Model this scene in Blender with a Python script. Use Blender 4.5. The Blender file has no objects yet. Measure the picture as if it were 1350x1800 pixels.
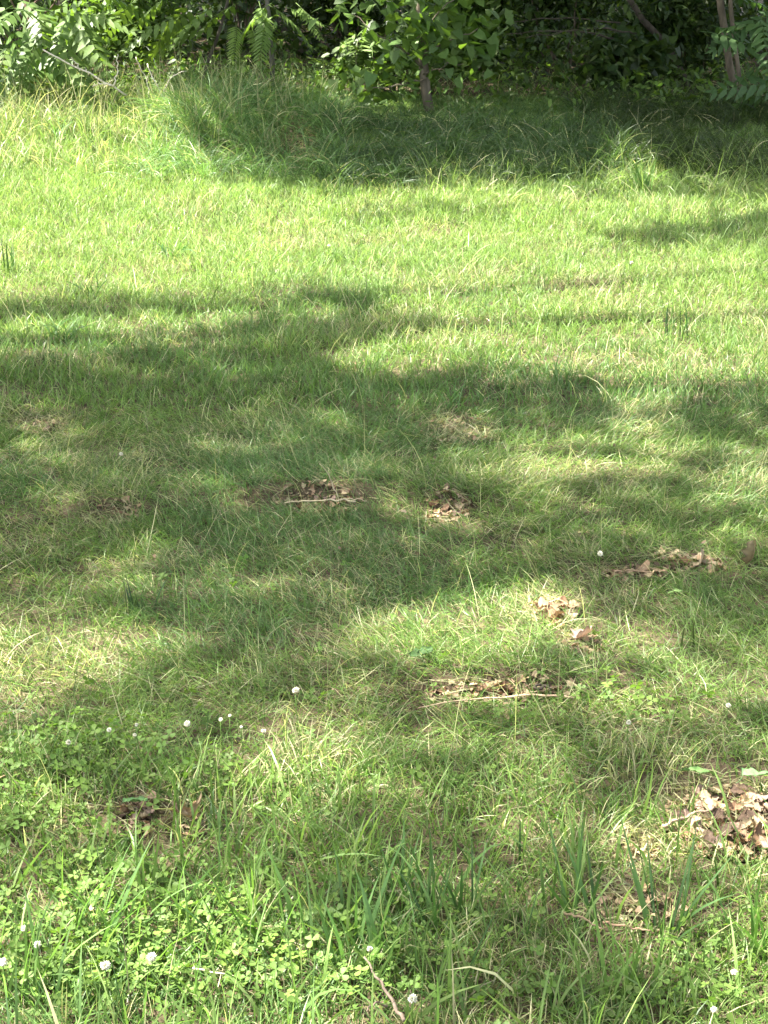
import bpy, math, random
import numpy as np
from mathutils import Vector

rng = np.random.default_rng(11)
random.seed(5)
R = math.radians
scene = bpy.context.scene

# ------------------------------------------------------------------ camera
CAM_H, PITCH, FPX = 1.6, R(20.6), 3000.0
cam = bpy.data.cameras.new("camera"); camo = bpy.data.objects.new("camera", cam)
scene.collection.objects.link(camo)
camo.location = (0, 0, CAM_H)
camo.rotation_euler = (R(90) - PITCH, 0, 0)
cam.sensor_fit = 'VERTICAL'; cam.sensor_height = 24.0; cam.lens = 24.0 * FPX / 1800.0
cam.clip_start = 0.05; cam.clip_end = 2000
scene.camera = camo

# ------------------------------------------------------------------ light
SUN_EL = R(58); SUN_AZ = R(-84)          # azimuth measured from +Y towards +X
SUN = np.array([math.sin(SUN_AZ) * math.cos(SUN_EL), math.cos(SUN_AZ) * math.cos(SUN_EL), math.sin(SUN_EL)])
world = bpy.data.worlds.new("World"); scene.world = world
world.use_nodes = True
wn = world.node_tree.nodes; wl = world.node_tree.links
bg = wn.get("Background") or wn.new("ShaderNodeBackground")
sky = wn.new("ShaderNodeTexSky"); sky.sky_type = 'NISHITA'; sky.sun_disc = False
sky.sun_elevation = SUN_EL; sky.sun_rotation = SUN_AZ
sky.air_density = .8; sky.dust_density = 2.5; sky.ozone_density = .6
hsv = wn.new("ShaderNodeHueSaturation"); hsv.inputs["Saturation"].default_value = .5     # sky blue toned down for a warmer colour balance
wl.new(sky.outputs[0], hsv.inputs["Color"]); wl.new(hsv.outputs[0], bg.inputs[0]); bg.inputs[1].default_value = 0.10
sl = bpy.data.lights.new("sun", 'SUN'); sl.energy = 5.0; sl.angle = R(0.55); sl.color = (1.0, 0.95, 0.86)
so = bpy.data.objects.new("sun", sl); scene.collection.objects.link(so)
so.rotation_euler = Vector(SUN).to_track_quat('Z', 'Y').to_euler()
so.location = (-10, 10, 20)
vs = scene.view_settings
vs.view_transform = 'Standard'; vs.look = 'None'; vs.gamma = 1.0; vs.exposure = 2.88
cy = scene.cycles
cy.max_bounces = 7; cy.diffuse_bounces = 4; cy.glossy_bounces = 2; cy.transmission_bounces = 4
cy.use_denoising = True
cy.caustics_reflective = False; cy.caustics_refractive = False
cy.sample_clamp_indirect = 6

# ------------------------------------------------------------------ noise, projection, relief
_tab = np.random.default_rng(3).random((256, 256))
def vnoise(x, y, s=1.0, seed=0):
    x = np.asarray(x) * s + seed * 17.3 + 500; y = np.asarray(y) * s + seed * 9.1 + 500
    xi = np.floor(x).astype(int); yi = np.floor(y).astype(int); fx = x - xi; fy = y - yi
    fx = fx * fx * (3 - 2 * fx); fy = fy * fy * (3 - 2 * fy)
    a = _tab[xi % 256, yi % 256]; b = _tab[(xi + 1) % 256, yi % 256]
    c = _tab[xi % 256, (yi + 1) % 256]; d = _tab[(xi + 1) % 256, (yi + 1) % 256]
    return (a * (1 - fx) + b * fx) * (1 - fy) + (c * (1 - fx) + d * fx) * fy
def fbm(x, y, s=1.0, seed=0, o=3):
    r = 0; w = 0
    for i in range(o):
        r = r + vnoise(x, y, s * 2 ** i, seed + i * 5) * 0.5 ** i; w += 0.5 ** i
    return r / w
def sstep(a, b, x):
    t = np.clip((np.asarray(x, float) - a) / (b - a), 0, 1); return t * t * (3 - 2 * t)
cp, sp = math.cos(PITCH), math.sin(PITCH)
def ray(u, v):
    a = (np.asarray(u, float) - 675) / FPX; b = (900 - np.asarray(v, float)) / FPX
    return a, cp + b * sp, -sp + b * cp
def g(u, v, z=0.0):
    dx, dy, dz = ray(u, v); t = (z - CAM_H) / dz
    return dx * t, dy * t
def at(u, v, Y):
    dx, dy, dz = ray(u, v); t = Y / dy
    return (float(dx * t), float(Y), float(CAM_H + dz * t))
def to_px(x, y, z=0.0):
    x = np.asarray(x, float); y = np.asarray(y, float); h = z - CAM_H
    f = y * cp - h * sp; f = np.where(f < 0.05, 0.05, f); up = y * sp + h * cp
    return 675 + FPX * x / f, 900 - FPX * up / f

STEPS = [(560, 890, .26, .07), (785, 902, .18, .055), (205, 912, .16, .05), (1110, 1012, .16, .04),
         (880, 1222, .30, .045), (255, 1445, .10, .03), (1260, 1400, .20, .04)]
STEPW = []
def hz(x, y):
    x = np.asarray(x, float); y = np.asarray(y, float)
    z = 0.05 * (fbm(x, y, .55, 1) - .5) + 0.022 * (fbm(x, y, 3.1, 4) - .5)
    z = z + sstep(9.6, 11.2, y) * (0.02 + 0.10 * fbm(x, y, .8, 9)) * sstep(.4, -.8, x)
    for cx, cyy, sx, h in STEPW:
        d = y - cyy
        z = z + h * np.exp(-((x - cx) / sx) ** 2) * sstep(-.03, .07, d) * np.exp(-np.clip(d, 0, 9) / .35)
    z = z - 0.10 * np.exp(-((x + .6) / .35) ** 2 - ((y - 10.0) / .5) ** 2)
    return z
def G(u, v, lift=0.0):      # first point of the ground (plus lift) that this line of sight meets
    dx, dy, dz = ray(u, v); t0 = (0.45 - CAM_H) / dz; t1 = (-0.2 - CAM_H) / dz
    t = np.linspace(t0, t1, 1500); x, y, z = dx * t, dy * t, CAM_H + dz * t
    k = int(np.argmax(z <= hz(x, y) + lift)); return float(x[k]), float(y[k]), float(hz(x[k], y[k]))
_s = [G(u, v)[:2] + (sx, h) for u, v, sx, h in STEPS]
STEPW.extend(_s)

# ------------------------------------------------------------------ mesh helpers
def mesh(name, V, Fs, C=None, mat=None, smooth=False):
    V = np.ascontiguousarray(V, dtype=np.float32).reshape(-1, 3)
    me = bpy.data.meshes.new(name)
    me.vertices.add(len(V)); me.vertices.foreach_set("co", V.ravel())
    loops = np.concatenate([f.ravel() for f in Fs]).astype(np.int32)
    sizes = np.concatenate([np.full(len(f), f.shape[1], np.int32) for f in Fs])
    starts = np.concatenate([[0], np.cumsum(sizes)[:-1]]).astype(np.int32)
    me.loops.add(len(loops)); me.loops.foreach_set("vertex_index", loops)
    me.polygons.add(len(sizes)); me.polygons.foreach_set("loop_start", starts)
    me.polygons.foreach_set("loop_total", sizes)
    if smooth: me.polygons.foreach_set("use_smooth", np.ones(len(sizes), bool))
    me.update(calc_edges=True)
    if C is not None:
        at_ = me.attributes.new("col", 'FLOAT_COLOR', 'POINT')
        C = np.asarray(C, np.float32).reshape(-1, 3)
        C4 = np.ones((len(V), 4), np.float32); C4[:, :3] = np.clip(C, 0.002, 1)
        at_.data.foreach_set("color", C4.ravel())
    if mat: me.materials.append(mat)
    return me
class Acc:
    def __init__(s): s.V = []; s.T = []; s.Q = []; s.C = []; s.n = 0
    def add(s, V, T=None, Q=None, C=(1, 1, 1)):
        V = np.asarray(V, float).reshape(-1, 3)
        if T is not None and len(T): s.T.append(np.asarray(T) + s.n)
        if Q is not None and len(Q): s.Q.append(np.asarray(Q) + s.n)
        C = np.asarray(C, float)
        if C.ndim == 1: C = np.repeat(C[None], len(V), 0)
        s.V.append(V); s.C.append(C.reshape(-1, 3)); s.n += len(V)
    def get(s):
        F = []
        if s.T: F.append(np.concatenate(s.T))
        if s.Q: F.append(np.concatenate(s.Q))
        return np.concatenate(s.V), F, np.concatenate(s.C)
def empty(name, loc, label, cat, group=None):
    o = bpy.data.objects.new(name, None); scene.collection.objects.link(o)
    o.empty_display_size = .05
    o.location = loc; o['label'] = label; o['category'] = cat
    if group: o['group'] = group
    return o
def part(name, acc, mat, parent=None, smooth=False, label=None):
    V, F, C = acc.get()
    if parent is not None: V = V - np.array(parent.location)
    o = bpy.data.objects.new(name, mesh(name, V, F, C, mat, smooth)); scene.collection.objects.link(o)
    if parent is not None: o.parent = parent
    if label: o['label'] = label
    return o
def tube(P, rad, n=8, col=(1, 1, 1), acc=None, wob=0.0):
    P = np.asarray(P, float); m = len(P); rad = np.broadcast_to(rad, (m,))
    T = np.gradient(P, axis=0); T /= np.linalg.norm(T, axis=1)[:, None] + 1e-9
    ref = np.array([0.31, 0.17, 0.93]) if abs(T[0, 2]) < .8 else np.array([1., .1, 0])
    A = np.cross(T, ref); A /= np.linalg.norm(A, axis=1)[:, None]; B = np.cross(T, A)
    an = np.linspace(0, 2 * np.pi, n, endpoint=False)
    r = rad[:, None] * (1 + wob * (rng.random((m, n)) - .5))
    V = P[:, None] + r[..., None] * (np.cos(an)[None, :, None] * A[:, None] + np.sin(an)[None, :, None] * B[:, None])
    Q = []
    for i in range(m - 1):
        for j in range(n):
            Q.append((i * n + j, i * n + (j + 1) % n, (i + 1) * n + (j + 1) % n, (i + 1) * n + j))
    V = V.reshape(-1, 3); V = np.vstack([V, P[-1:], P[:1]])
    Tt = [((m - 1) * n + j, (m - 1) * n + (j + 1) % n, m * n) for j in range(n)] + [((j + 1) % n, j, m * n + 1) for j in range(n)]
    if acc is None: acc = Acc()
    acc.add(V, np.array(Tt), np.array(Q), col)
    return acc
def curve(pts, n=14, jit=0.0):
    P = np.asarray(pts, float); d = np.r_[0, np.cumsum(np.linalg.norm(np.diff(P, axis=0), axis=1))]
    t = np.linspace(0, d[-1], n); C = np.stack([np.interp(t, d, P[:, k]) for k in range(3)], 1)
    for _ in range(2): C[1:-1] = (C[:-2] + 2 * C[1:-1] + C[2:]) / 4
    if jit: C[1:-1] += rng.normal(0, jit, (n - 2, 3))
    return C

# ------------------------------------------------------------------ materials
def leaf_mat(name, rough=.5, trans=.35, spec=.4, tint=(1.25, 1.35, .55), veins=0.0):
    m = bpy.data.materials.new(name); m.use_nodes = True; nt = m.node_tree; nt.nodes.clear()
    N = nt.nodes.new; L = nt.links.new
    out = N("ShaderNodeOutputMaterial"); mix = N("ShaderNodeMixShader"); pr = N("ShaderNodeBsdfPrincipled")
    tr = N("ShaderNodeBsdfTranslucent"); a = N("ShaderNodeAttribute"); a.attribute_name = "col"
    no = N("ShaderNodeTexNoise"); no.inputs["Scale"].default_value = 60; no.inputs["Detail"].default_value = 2
    tc = N("ShaderNodeTexCoord"); L(tc.outputs["Object"], no.inputs["Vector"])
    mr = N("ShaderNodeMapRange"); mr.inputs["To Min"].default_value = .72; mr.inputs["To Max"].default_value = 1.28
    L(no.outputs["Fac"], mr.inputs["Value"])
    mu = N("ShaderNodeVectorMath"); mu.operation = 'SCALE'
    L(a.outputs["Color"], mu.inputs[0]); L(mr.outputs[0], mu.inputs["Scale"])
    L(mu.outputs[0], pr.inputs["Base Color"]); pr.inputs["Roughness"].default_value = rough
    pr.inputs["Specular IOR Level"].default_value = spec
    m2 = N("ShaderNodeVectorMath"); m2.operation = 'MULTIPLY'; m2.inputs[1].default_value = tint
    L(mu.outputs[0], m2.inputs[0]); L(m2.outputs[0], tr.inputs["Color"])
    mix.inputs[0].default_value = trans
    L(pr.outputs[0], mix.inputs[1]); L(tr.outputs[0], mix.inputs[2]); L(mix.outputs[0], out.inputs[0])
    return m
def solid_mat(name, rough=.9, ns=20, amt=.5, bump=.3, spec=.2, stretch=(1, 1, 1)):
    m = bpy.data.materials.new(name); m.use_nodes = True; nt = m.node_tree; nt.nodes.clear()
    N = nt.nodes.new; L = nt.links.new
    out = N("ShaderNodeOutputMaterial"); pr = N("ShaderNodeBsdfPrincipled")
    a = N("ShaderNodeAttribute"); a.attribute_name = "col"
    tc = N("ShaderNodeTexCoord"); mp = N("ShaderNodeMapping"); mp.inputs["Scale"].default_value = stretch
    L(tc.outputs["Object"], mp.inputs[0])
    no = N("ShaderNodeTexNoise"); no.inputs["Scale"].default_value = ns; no.inputs["Detail"].default_value = 6
    L(mp.outputs[0], no.inputs["Vector"])
    mr = N("ShaderNodeMapRange"); mr.inputs["From Min"].default_value = .3; mr.inputs["From Max"].default_value = .7
    mr.inputs["To Min"].default_value = 1 - amt; mr.inputs["To Max"].default_value = 1 + amt
    L(no.outputs["Fac"], mr.inputs["Value"])
    mu = N("ShaderNodeVectorMath"); mu.operation = 'SCALE'
    L(a.outputs["Color"], mu.inputs[0]); L(mr.outputs[0], mu.inputs["Scale"]); L(mu.outputs[0], pr.inputs["Base Color"])
    pr.inputs["Roughness"].default_value = rough; pr.inputs["Specular IOR Level"].default_value = spec
    b = N("ShaderNodeBump"); b.inputs["Strength"].default_value = bump; b.inputs["Distance"].default_value = .01
    L(no.outputs["Fac"], b.inputs["Height"]); L(b.outputs[0], pr.inputs["Normal"])
    L(pr.outputs[0], out.inputs[0])
    return m
M_grass = leaf_mat("grass_blades", .42, .42, .35, (1.2, 1.35, .7))
M_clover = leaf_mat("clover_leaf", .55, .35, .25)
M_leaf = leaf_mat("tree_leaf", .50, .38, .4, (1.35, 1.45, .5))
M_dry = leaf_mat("dead_leaf", .7, .15, .2, (1.2, 1.0, .7))
M_petal = leaf_mat("clover_petal", .6, .3, .2, (1, 1, .95))
M_bark = solid_mat("bark", .9, 30, .45, .8, .15, (1, 1, .25))
M_twig = solid_mat("twig", .85, 60, .3, .4, .2)
M_soil = solid_mat("soil", .95, 35, .6, .9, .1)

# ------------------------------------------------------------------ where the sun is blocked (measured on the lawn)
MW, MH = 150, 190          # cells of 10 photo pixels, offset 5 cells
gx, gy = np.meshgrid((np.arange(MW) - 7) * 10 + 5.0, (np.arange(MH)) * 10 + 5.0)
def inpoly(poly):
    poly = np.asarray(poly, float); c = np.zeros(gx.shape, bool); j = len(poly) - 1
    for i in range(len(poly)):
        xi, yi = poly[i]; xj, yj = poly[j]
        with np.errstate(divide='ignore', invalid='ignore'):
            k = ((yi > gy) != (yj > gy)) & (gx < (xj - xi) * (gy - yi) / (yj - yi + 1e-9) + xi)
        c ^= k; j = i
    return c
cov = np.where(gy < 1150, .955, .84); cov = np.where((gy < 310) & (gx > 560), 1.0, cov); cov = np.where((gy < 222) & (gx > 560) & (gx < 880), .5, cov)
LIT = [
 (1, [(1085,300),(1165,285),(1180,350),(1080,350)]),
 (1.0, [(-80,300),(200,290),(330,322),(420,332),(600,340),(800,335),(950,325),(1420,340),(1420,700),(1250,690),(1180,700),(1100,690),(1000,660),(900,648),(820,650),(700,655),(640,640),(560,640),(600,610),(700,592),(780,575),(720,560),(640,520),(560,512),(450,522),(350,530),(200,528),(0,540),(-80,545)]),
 (1, [(-80,568),(150,566),(300,556),(430,542),(480,556),(380,588),(250,606),(100,620),(-80,632)]),
 (.85, [(470,542),(620,538),(610,562),(480,575)]),
 (.97, [(-80,180),(330,150),(345,230),(400,332),(-80,312)]),
 (.45, [(380,240),(450,255),(440,290),(520,300),(400,325)]),
 (.65, [(860,790),(1000,760),(1120,750),(1200,775),(1350,800),(1420,860),(1250,850),(1100,840),(1000,855),(900,832)]),
 (.65, [(1080,690),(1190,710),(1200,790),(1090,775)]),
 (.50, [(1200,880),(1420,850),(1420,960),(1250,950)]),
 (.45, [(1000,960),(1150,920),(1220,960),(1100,990)]),
 (1.0, [(590,1150),(700,1085),(880,1040),(1000,1028),(1055,1090),(1020,1150),(950,1185),(820,1205),(700,1175),(640,1165)]),
 (.80, [(-80,1095),(220,1100),(390,1140),(280,1180),(120,1215),(-80,1235)]),
 (.90, [(480,1300),(600,1280),(670,1330),(640,1400),(520,1455),(440,1380)]),
 (.85, [(-80,1385),(120,1375),(200,1440),(150,1505),(-80,1510)]),
 (.65, [(780,1410),(950,1390),(1050,1440),(950,1490),(820,1470)]),
 (.42, [(1040,1240),(1420,1200),(1420,1330),(1150,1320)]),
 (.75, [(1160,1400),(1420,1370),(1420,1545),(1180,1530)]),
 (.95, [(1060,1455),(1170,1455),(1180,1545),(1060,1545)]),
 (.75, [(1050,1560),(1250,1550),(1300,1640),(1100,1680)]),
 (.80, [(-80,1590),(300,1570),(520,1620),(700,1700),(750,1900),(-80,1900)]),
 (.90, [(1270,1580),(1420,1560),(1420,1900),(1200,1900)]),
 (.35, [(1030,1100),(1420,1060),(1420,1200),(1000,1220)]),
]
for lv, p in LIT:
    k = inpoly(p); cov[k] = np.minimum(cov[k], 1 - lv)
for cv, p in [(.85, [(1000,405),(1100,412),(1250,385),(1420,370),(1420,448),(1250,445),(1080,438)]),
              (.45, [(600,375),(750,372),(900,365),(1050,370),(900,392),(700,398)]),
              (.6, [(850,330),(1420,320),(1420,362),(1100,352)]),
              (.35, [(600,520),(640,520),(640,560),(500,560),(500,530)]),
              (.85, [(920,705),(1000,690),(1085,710),(1075,760),(960,770)]),
              (.9, [(1185,700),(1420,700),(1420,790),(1220,785)])]:
    k = inpoly(p); cov[k] = np.maximum(cov[k], cv)
for _ in range(2):
    cv = cov.copy(); cv[1:-1] = (cov[:-2] + 2 * cov[1:-1] + cov[2:]) / 4; c2 = cv.copy()
    c2[:, 1:-1] = (cv[:, :-2] + 2 * cv[:, 1:-1] + cv[:, 2:]) / 4; cov = c2
def coverage(x, y):
    u, v = to_px(x, y)
    iu = np.clip(((u + 70) / 10).astype(int), 0, MW - 1); iv = np.clip((v / 10).astype(int), 0, MH - 1)
    c = cov[iv, iu]
    out = (u < -65) | (u > 1415) | (v > 1895)
    c = np.where(out, sstep(.38, .5, fbm(x, y, .8, 21)) * .92, c)
    wood = np.where(x < .25, .08 + .50 * sstep(.45, .58, fbm(x, y, 1.6, 31)) + .5 * sstep(13.4, 14.4, y), .90 + .09 * sstep(.35, .5, fbm(x, y, 1.4, 33)))
    k = 1 - sstep(9.0, 9.8, y); c = c * (1 - .13 * k * sstep(.5, .68, vnoise(x, y, 4.5, 43))) * (1 - .12 * k * sstep(.5, .7, vnoise(x, y, 11, 47)))
    c = np.where(y > 12.3, wood, c)
    return c

# ------------------------------------------------------------------ ground
xs = np.unique(np.r_[np.linspace(-150, -6, 20), np.linspace(-6, 6, 241), np.linspace(6, 150, 20)])
ys = np.unique(np.r_[np.linspace(-150, 1, 20), np.linspace(1, 14, 261), np.linspace(14, 150, 30)])
XX, YY = np.meshgrid(xs, ys); ZZ = hz(XX, YY)
nx, ny = len(xs), len(ys)
idx = np.arange(nx * ny).reshape(ny, nx)
Q = np.stack([idx[:-1, :-1], idx[:-1, 1:], idx[1:, 1:], idx[1:, :-1]], -1).reshape(-1, 4)
t = fbm(XX, YY, 4, 2)[..., None]
soil = np.array([.060, .042, .028]) * (1 - t) + np.array([.085, .070, .040]) * t
acc = Acc(); acc.add(np.stack([XX, YY, ZZ], -1), None, Q, soil.reshape(-1, 3))
go = part("ground", acc, M_soil, smooth=True); go['kind'] = 'structure'

# bare patches: (u, v, ru, rv, how bare, straw share)
BARE = [(560,890,78,12,.6,.25),(785,903,42,12,.55,.25),(205,912,42,11,.45,.25),(1110,1012,65,9,.66,.3),
        (970,1080,42,22,.7,.5),(885,1222,130,9,.75,.3),(1290,1455,125,66,.93,.4),(250,1440,40,16,.65,.4),
        (335,1450,25,14,.8,.5),(1120,1600,80,42,.3,.95),(1115,1495,55,35,.3,1.0),(480,298,95,24,1.0,.7),
        (530,240,40,18,.85,.7),(800,760,60,30,.3,.7),(1210,990,60,12,.6,.4),(1020,1135,35,15,.5,.4),(60,750,50,20,.3,.5)]
BW = []
for u, v, ru, rv, b, s in BARE:
    x, y, z = G(u, v); x1 = g(u + ru, v)[0]; y1 = g(u, v - rv)[1]
    BW.append((x, y, float(x1) - x, float(y1) - y, b, s))
def bare(x, y):
    b = np.zeros_like(x); s = np.zeros_like(x)
    n = .55 * (fbm(x, y, 14, 41) - .5) * 2
    for cx, cyy, rx, ry, bb, ss in BW:
        d = np.sqrt(((x - cx) / rx) ** 2 + ((y - cyy) / ry) ** 2) + n
        k = 1 - sstep(.65, 1.15, d); b = np.maximum(b, bb * k); s = np.maximum(s, ss * (1 - sstep(.6, 1.6, d)))
    return b, s

# ------------------------------------------------------------------ grass
def blades(acc, x, y, z, az, th0, kap, L, W, tw, col, seg=3, fl=None):
    n = len(x); h = np.stack([np.cos(az), np.sin(az), np.zeros(n)], 1); pz = np.array([0, 0, 1.])
    perp = np.stack([-np.sin(az), np.cos(az), np.zeros(n)], 1)
    P = np.stack([x, y, z], 1); prof = {3: [.75, 1, .7], 4: [.7, 1, .9, .55], 5: [.6, 1, 1, .8, .45]}[seg]
    V = np.empty((n, 2 * seg + 1, 3)); C = np.empty((n, 2 * seg + 1, 3)); zz = z.copy()
    for i in range(seg + 1):
        t = i / seg; th = th0 + kap * t
        nr = np.cos(th)[:, None] * h - np.sin(th)[:, None] * pz
        sd = perp * np.cos(tw)[:, None] + nr * np.sin(tw)[:, None]
        if i < seg:
            w = (W * prof[i] * .5)[:, None]
            V[:, 2 * i] = P + sd * w; V[:, 2 * i + 1] = P - sd * w
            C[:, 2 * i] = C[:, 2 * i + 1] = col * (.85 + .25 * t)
            P = P + (L / seg)[:, None] * (np.sin(th)[:, None] * h + np.cos(th)[:, None] * pz)
            P[:, 2] = np.maximum(P[:, 2], z + .004)
        else:
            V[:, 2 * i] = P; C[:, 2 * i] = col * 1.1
    b = (np.arange(n) * (2 * seg + 1))[:, None]
    Q = np.concatenate([b + np.array([2 * i, 2 * i + 1, 2 * i + 3, 2 * i + 2]) for i in range(seg - 1)])
    T = b + np.array([2 * seg - 2, 2 * seg - 1, 2 * seg])
    acc.add(V, T, Q, C.reshape(-1, 3))
def scat(y0, y1, dens, marg=.35, x0=None, x1=None):
    n = int((y1 - y0) * (2 * (.232 * y1 + marg)) * dens)
    y = rng.uniform(y0, y1, n); x = rng.uniform(-1, 1, n) * (.232 * y1 + marg)
    k = np.abs(x) < .232 * y + marg; return x[k], y[k]
GREEN = np.array([.105, .180, .040]); YEL = np.array([.245, .335, .110]); STRAW = np.array([.42, .40, .22])
BLUE = np.array([.085, .165, .055]); DARK = np.array([.045, .10, .022])
def lawn_cols(x, y, straw_p):
    n = len(x); r = rng.random(n)
    f = fbm(x, y, 1.3, 51); f2 = fbm(x, y, 5, 55); far = sstep(5.2, 7.5, y)
    m = np.clip(.10 + .55 * (f2 - .35) + .42 * far + rng.normal(0, .18, n), 0, 1)[:, None]
    bl = np.clip(sstep(.5, .65, f) * (1 - .6 * far) + rng.normal(0, .15, n), 0, 1)[:, None]
    c = GREEN * (1 - m) + YEL * m; c = c * (1 - .6 * bl) + BLUE * .6 * bl
    k = r < straw_p; c[k] = STRAW * (rng.uniform(.45, 1.1, k.sum())[:, None]) 
    k2 = (r > .93); c[k2] = DARK
    return c * rng.uniform(.68, 1.35, n)[:, None]
def lawn(acc, y0, y1, dens, Lr, Wr, lean, kap, straw, seg=3, comb=.5, marg=.35, tall_fade=True):
    x, y = scat(y0, y1, dens, marg)
    b, s = bare(x, y)
    clump = fbm(x, y, 9, 61)
    keep = rng.random(len(x)) > b + .35 * sstep(.55, .35, clump)
    x, y, s, clump = x[keep], y[keep], s[keep], clump[keep]; n = len(x)
    az = (fbm(x, y, 1.1, 71) * 4 * np.pi) * comb + rng.normal(0, 1.0 + (1 - comb) * 2, n)
    L = rng.uniform(*Lr, n) * (.65 + .7 * clump) * (.8 + .4 * fbm(x, y, 2.2, 66)) * (1 - .35 * s)
    W = rng.uniform(*Wr, n)
    th = np.abs(rng.normal(lean, .25, n)); ka = rng.normal(kap, .45, n)
    sp_ = np.clip(straw + .75 * s + .25 * sstep(.5, .7, fbm(x, y, 3.3, 81)), 0, .97)
    blades(acc, x, y, hz(x, y) - .004, az, th, ka, L, W, rng.normal(0, .9, n), lawn_cols(x, y, sp_), seg)

A = Acc()
# thatch: low matted layer
lawn(A, 1.55, 5, 6500, (.05, .09), (.0012, .0020), 1.25, .35, .36, comb=.6)
lawn(A, 5, 12.5, 2400, (.04, .08), (.0018, .003), 1.2, .35, .25, comb=.5)
# green lawn
lawn(A, 1.55, 2.9, 14500, (.038, .08), (.0014, .0030), .5, .8, .12, comb=.35)
lawn(A, 2.9, 5.2, 17500, (.036, .070), (.0012, .0020), .72, .75, .08, comb=.75)
lawn(A, 5.2, 8, 10500, (.042, .075), (.0018, .003), .45, .7, .07, comb=.4)
lawn(A, 8, 12.8, 8000, (.045, .085), (.0024, .004), .35, .75, .04, comb=.35)
# seed stems and taller single blades
lawn(A, 1.55, 5, 130, (.12, .19), (.0010, .0018), .3, .45, .55, seg=4, comb=.2)
lawn(A, 5, 9.8, 130, (.10, .19), (.0016, .003), .35, .8, .3, seg=4, comb=.2)
lawn(A, 1.55, 2.55, 330, (.10, .18), (.0030, .0055), .3, .7, .04, seg=4, comb=.2)
# green blades standing along the near edge
x, y = scat(1.6, 2.75, 700, .35); kk = rng.random(len(x)) < .15 + .9 * sstep(.42, .6, fbm(x, y, 3, 77)); x, y = x[kk], y[kk]; n = len(x)
mm = rng.random(n)[:, None]
blades(A, x, y, hz(x, y) - .01, rng.uniform(0, 6.28, n), np.abs(rng.normal(.25, .15, n)), rng.normal(.5, .4, n), rng.uniform(.07, .17, n),
       rng.uniform(.003, .0058, n), rng.normal(0, .8, n), (GREEN * mm + YEL * .8 * (1 - mm)) * rng.uniform(.7, 1.3, n)[:, None], 4)
go = part("grass", A, M_grass); go['kind'] = 'stuff'
# a thinner margin beyond both sides of the view
A = Acc()
def wide(dens, Lr, Wr, y0, y1, X):
    n = int((y1 - y0) * 2 * X * dens); y = rng.uniform(y0, y1, n); x = rng.uniform(-X, X, n)
    k = np.abs(x) > .232 * y + .33; x, y = x[k], y[k]; n = len(x)
    blades(A, x, y, hz(x, y) - .004, rng.uniform(0, 6.3, n), np.abs(rng.normal(.5, .3, n)), rng.normal(.8, .4, n),
           rng.uniform(*Lr, n), rng.uniform(*Wr, n), rng.normal(0, .9, n), lawn_cols(x, y, np.full(n, .15)), 3)
wide(1500, (.06, .12), (.004, .007), .3, 12.5, 5.2)
go = part("outer_lawn_grass", A, M_grass); go['kind'] = 'stuff'

# tall grass at the wood's edge
A = Acc()
def tall(n, xr, yr, Lr, Wr, lean, kap, base, straw, ymix=.45):
    x = rng.uniform(*xr, n); y = rng.uniform(*yr, n)
    y = y + (.55 * (vnoise(x, y * 0, 1.9, 141) - .5) + .35 * (vnoise(x, y * 0, 6, 143) - .5) + rng.exponential(.12, n) * -1) * sstep(yr[1], yr[0], y)
    cl = fbm(x, y, 3.0, 91); k = rng.random(n) < .25 + 1.3 * sstep(.38, .6, cl)
    b, s = bare(x, y); k &= rng.random(n) > b * .95
    x, y, cl = x[k], y[k], cl[k]; n = len(x)
    Lr = (Lr[0] * .7, Lr[1] * 1.1)
    az = fbm(x, y, 1.7, 95) * 9 + rng.normal(0, 1.9, n)
    c = np.array(base) * (1 - .0) ; c = np.repeat(c[None], n, 0)
    mm = rng.random(n)[:, None]; c = c * (1 - ymix * mm) + YEL * ymix * mm
    k2 = rng.random(n) < straw; c[k2] = STRAW * .9
    c *= rng.uniform(.65, 1.3, n)[:, None]
    L = rng.uniform(*Lr, n) * (.6 + .8 * cl) * (.55 + .8 * fbm(x, y, 1.1, 151)) * (.75 + .25 * sstep(yr[0] - .2, yr[0] + .5, y))
    blades(A, x, y, hz(x, y) - .01, az, np.abs(rng.normal(lean, .22, n)), rng.normal(kap, .5, n), L,
           rng.uniform(*Wr, n), rng.normal(0, .9, n), c, 5)
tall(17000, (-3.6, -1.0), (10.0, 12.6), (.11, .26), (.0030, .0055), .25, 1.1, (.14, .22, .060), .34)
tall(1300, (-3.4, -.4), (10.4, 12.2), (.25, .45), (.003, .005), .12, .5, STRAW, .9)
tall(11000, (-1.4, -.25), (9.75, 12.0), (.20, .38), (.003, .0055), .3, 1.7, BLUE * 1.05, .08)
tall(14000, (-.35, 1.4), (9.45, 11.3), (.16, .30), (.003, .0055), .4, 1.6, BLUE * .5, .05, .15)  # blue-green halved: shade of the middle bank put into the blade colour
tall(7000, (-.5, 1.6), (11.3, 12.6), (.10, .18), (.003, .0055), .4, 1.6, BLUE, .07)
tall(19000, (1.3, 3.8), (9.45, 12.4), (.15, .30), (.003, .006), .35, 1.5, GREEN * .27, .03, .10)  # green cut low so the blades themselves carry the deep shade here
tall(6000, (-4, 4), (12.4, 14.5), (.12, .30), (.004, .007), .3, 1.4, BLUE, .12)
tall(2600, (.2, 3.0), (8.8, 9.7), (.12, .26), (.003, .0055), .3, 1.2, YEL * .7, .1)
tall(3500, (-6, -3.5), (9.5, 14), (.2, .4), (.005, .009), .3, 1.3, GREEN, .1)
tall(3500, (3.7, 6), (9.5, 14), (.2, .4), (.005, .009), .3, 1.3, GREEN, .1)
go = part("tall_grass", A, M_grass); go['kind'] = 'stuff'

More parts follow.
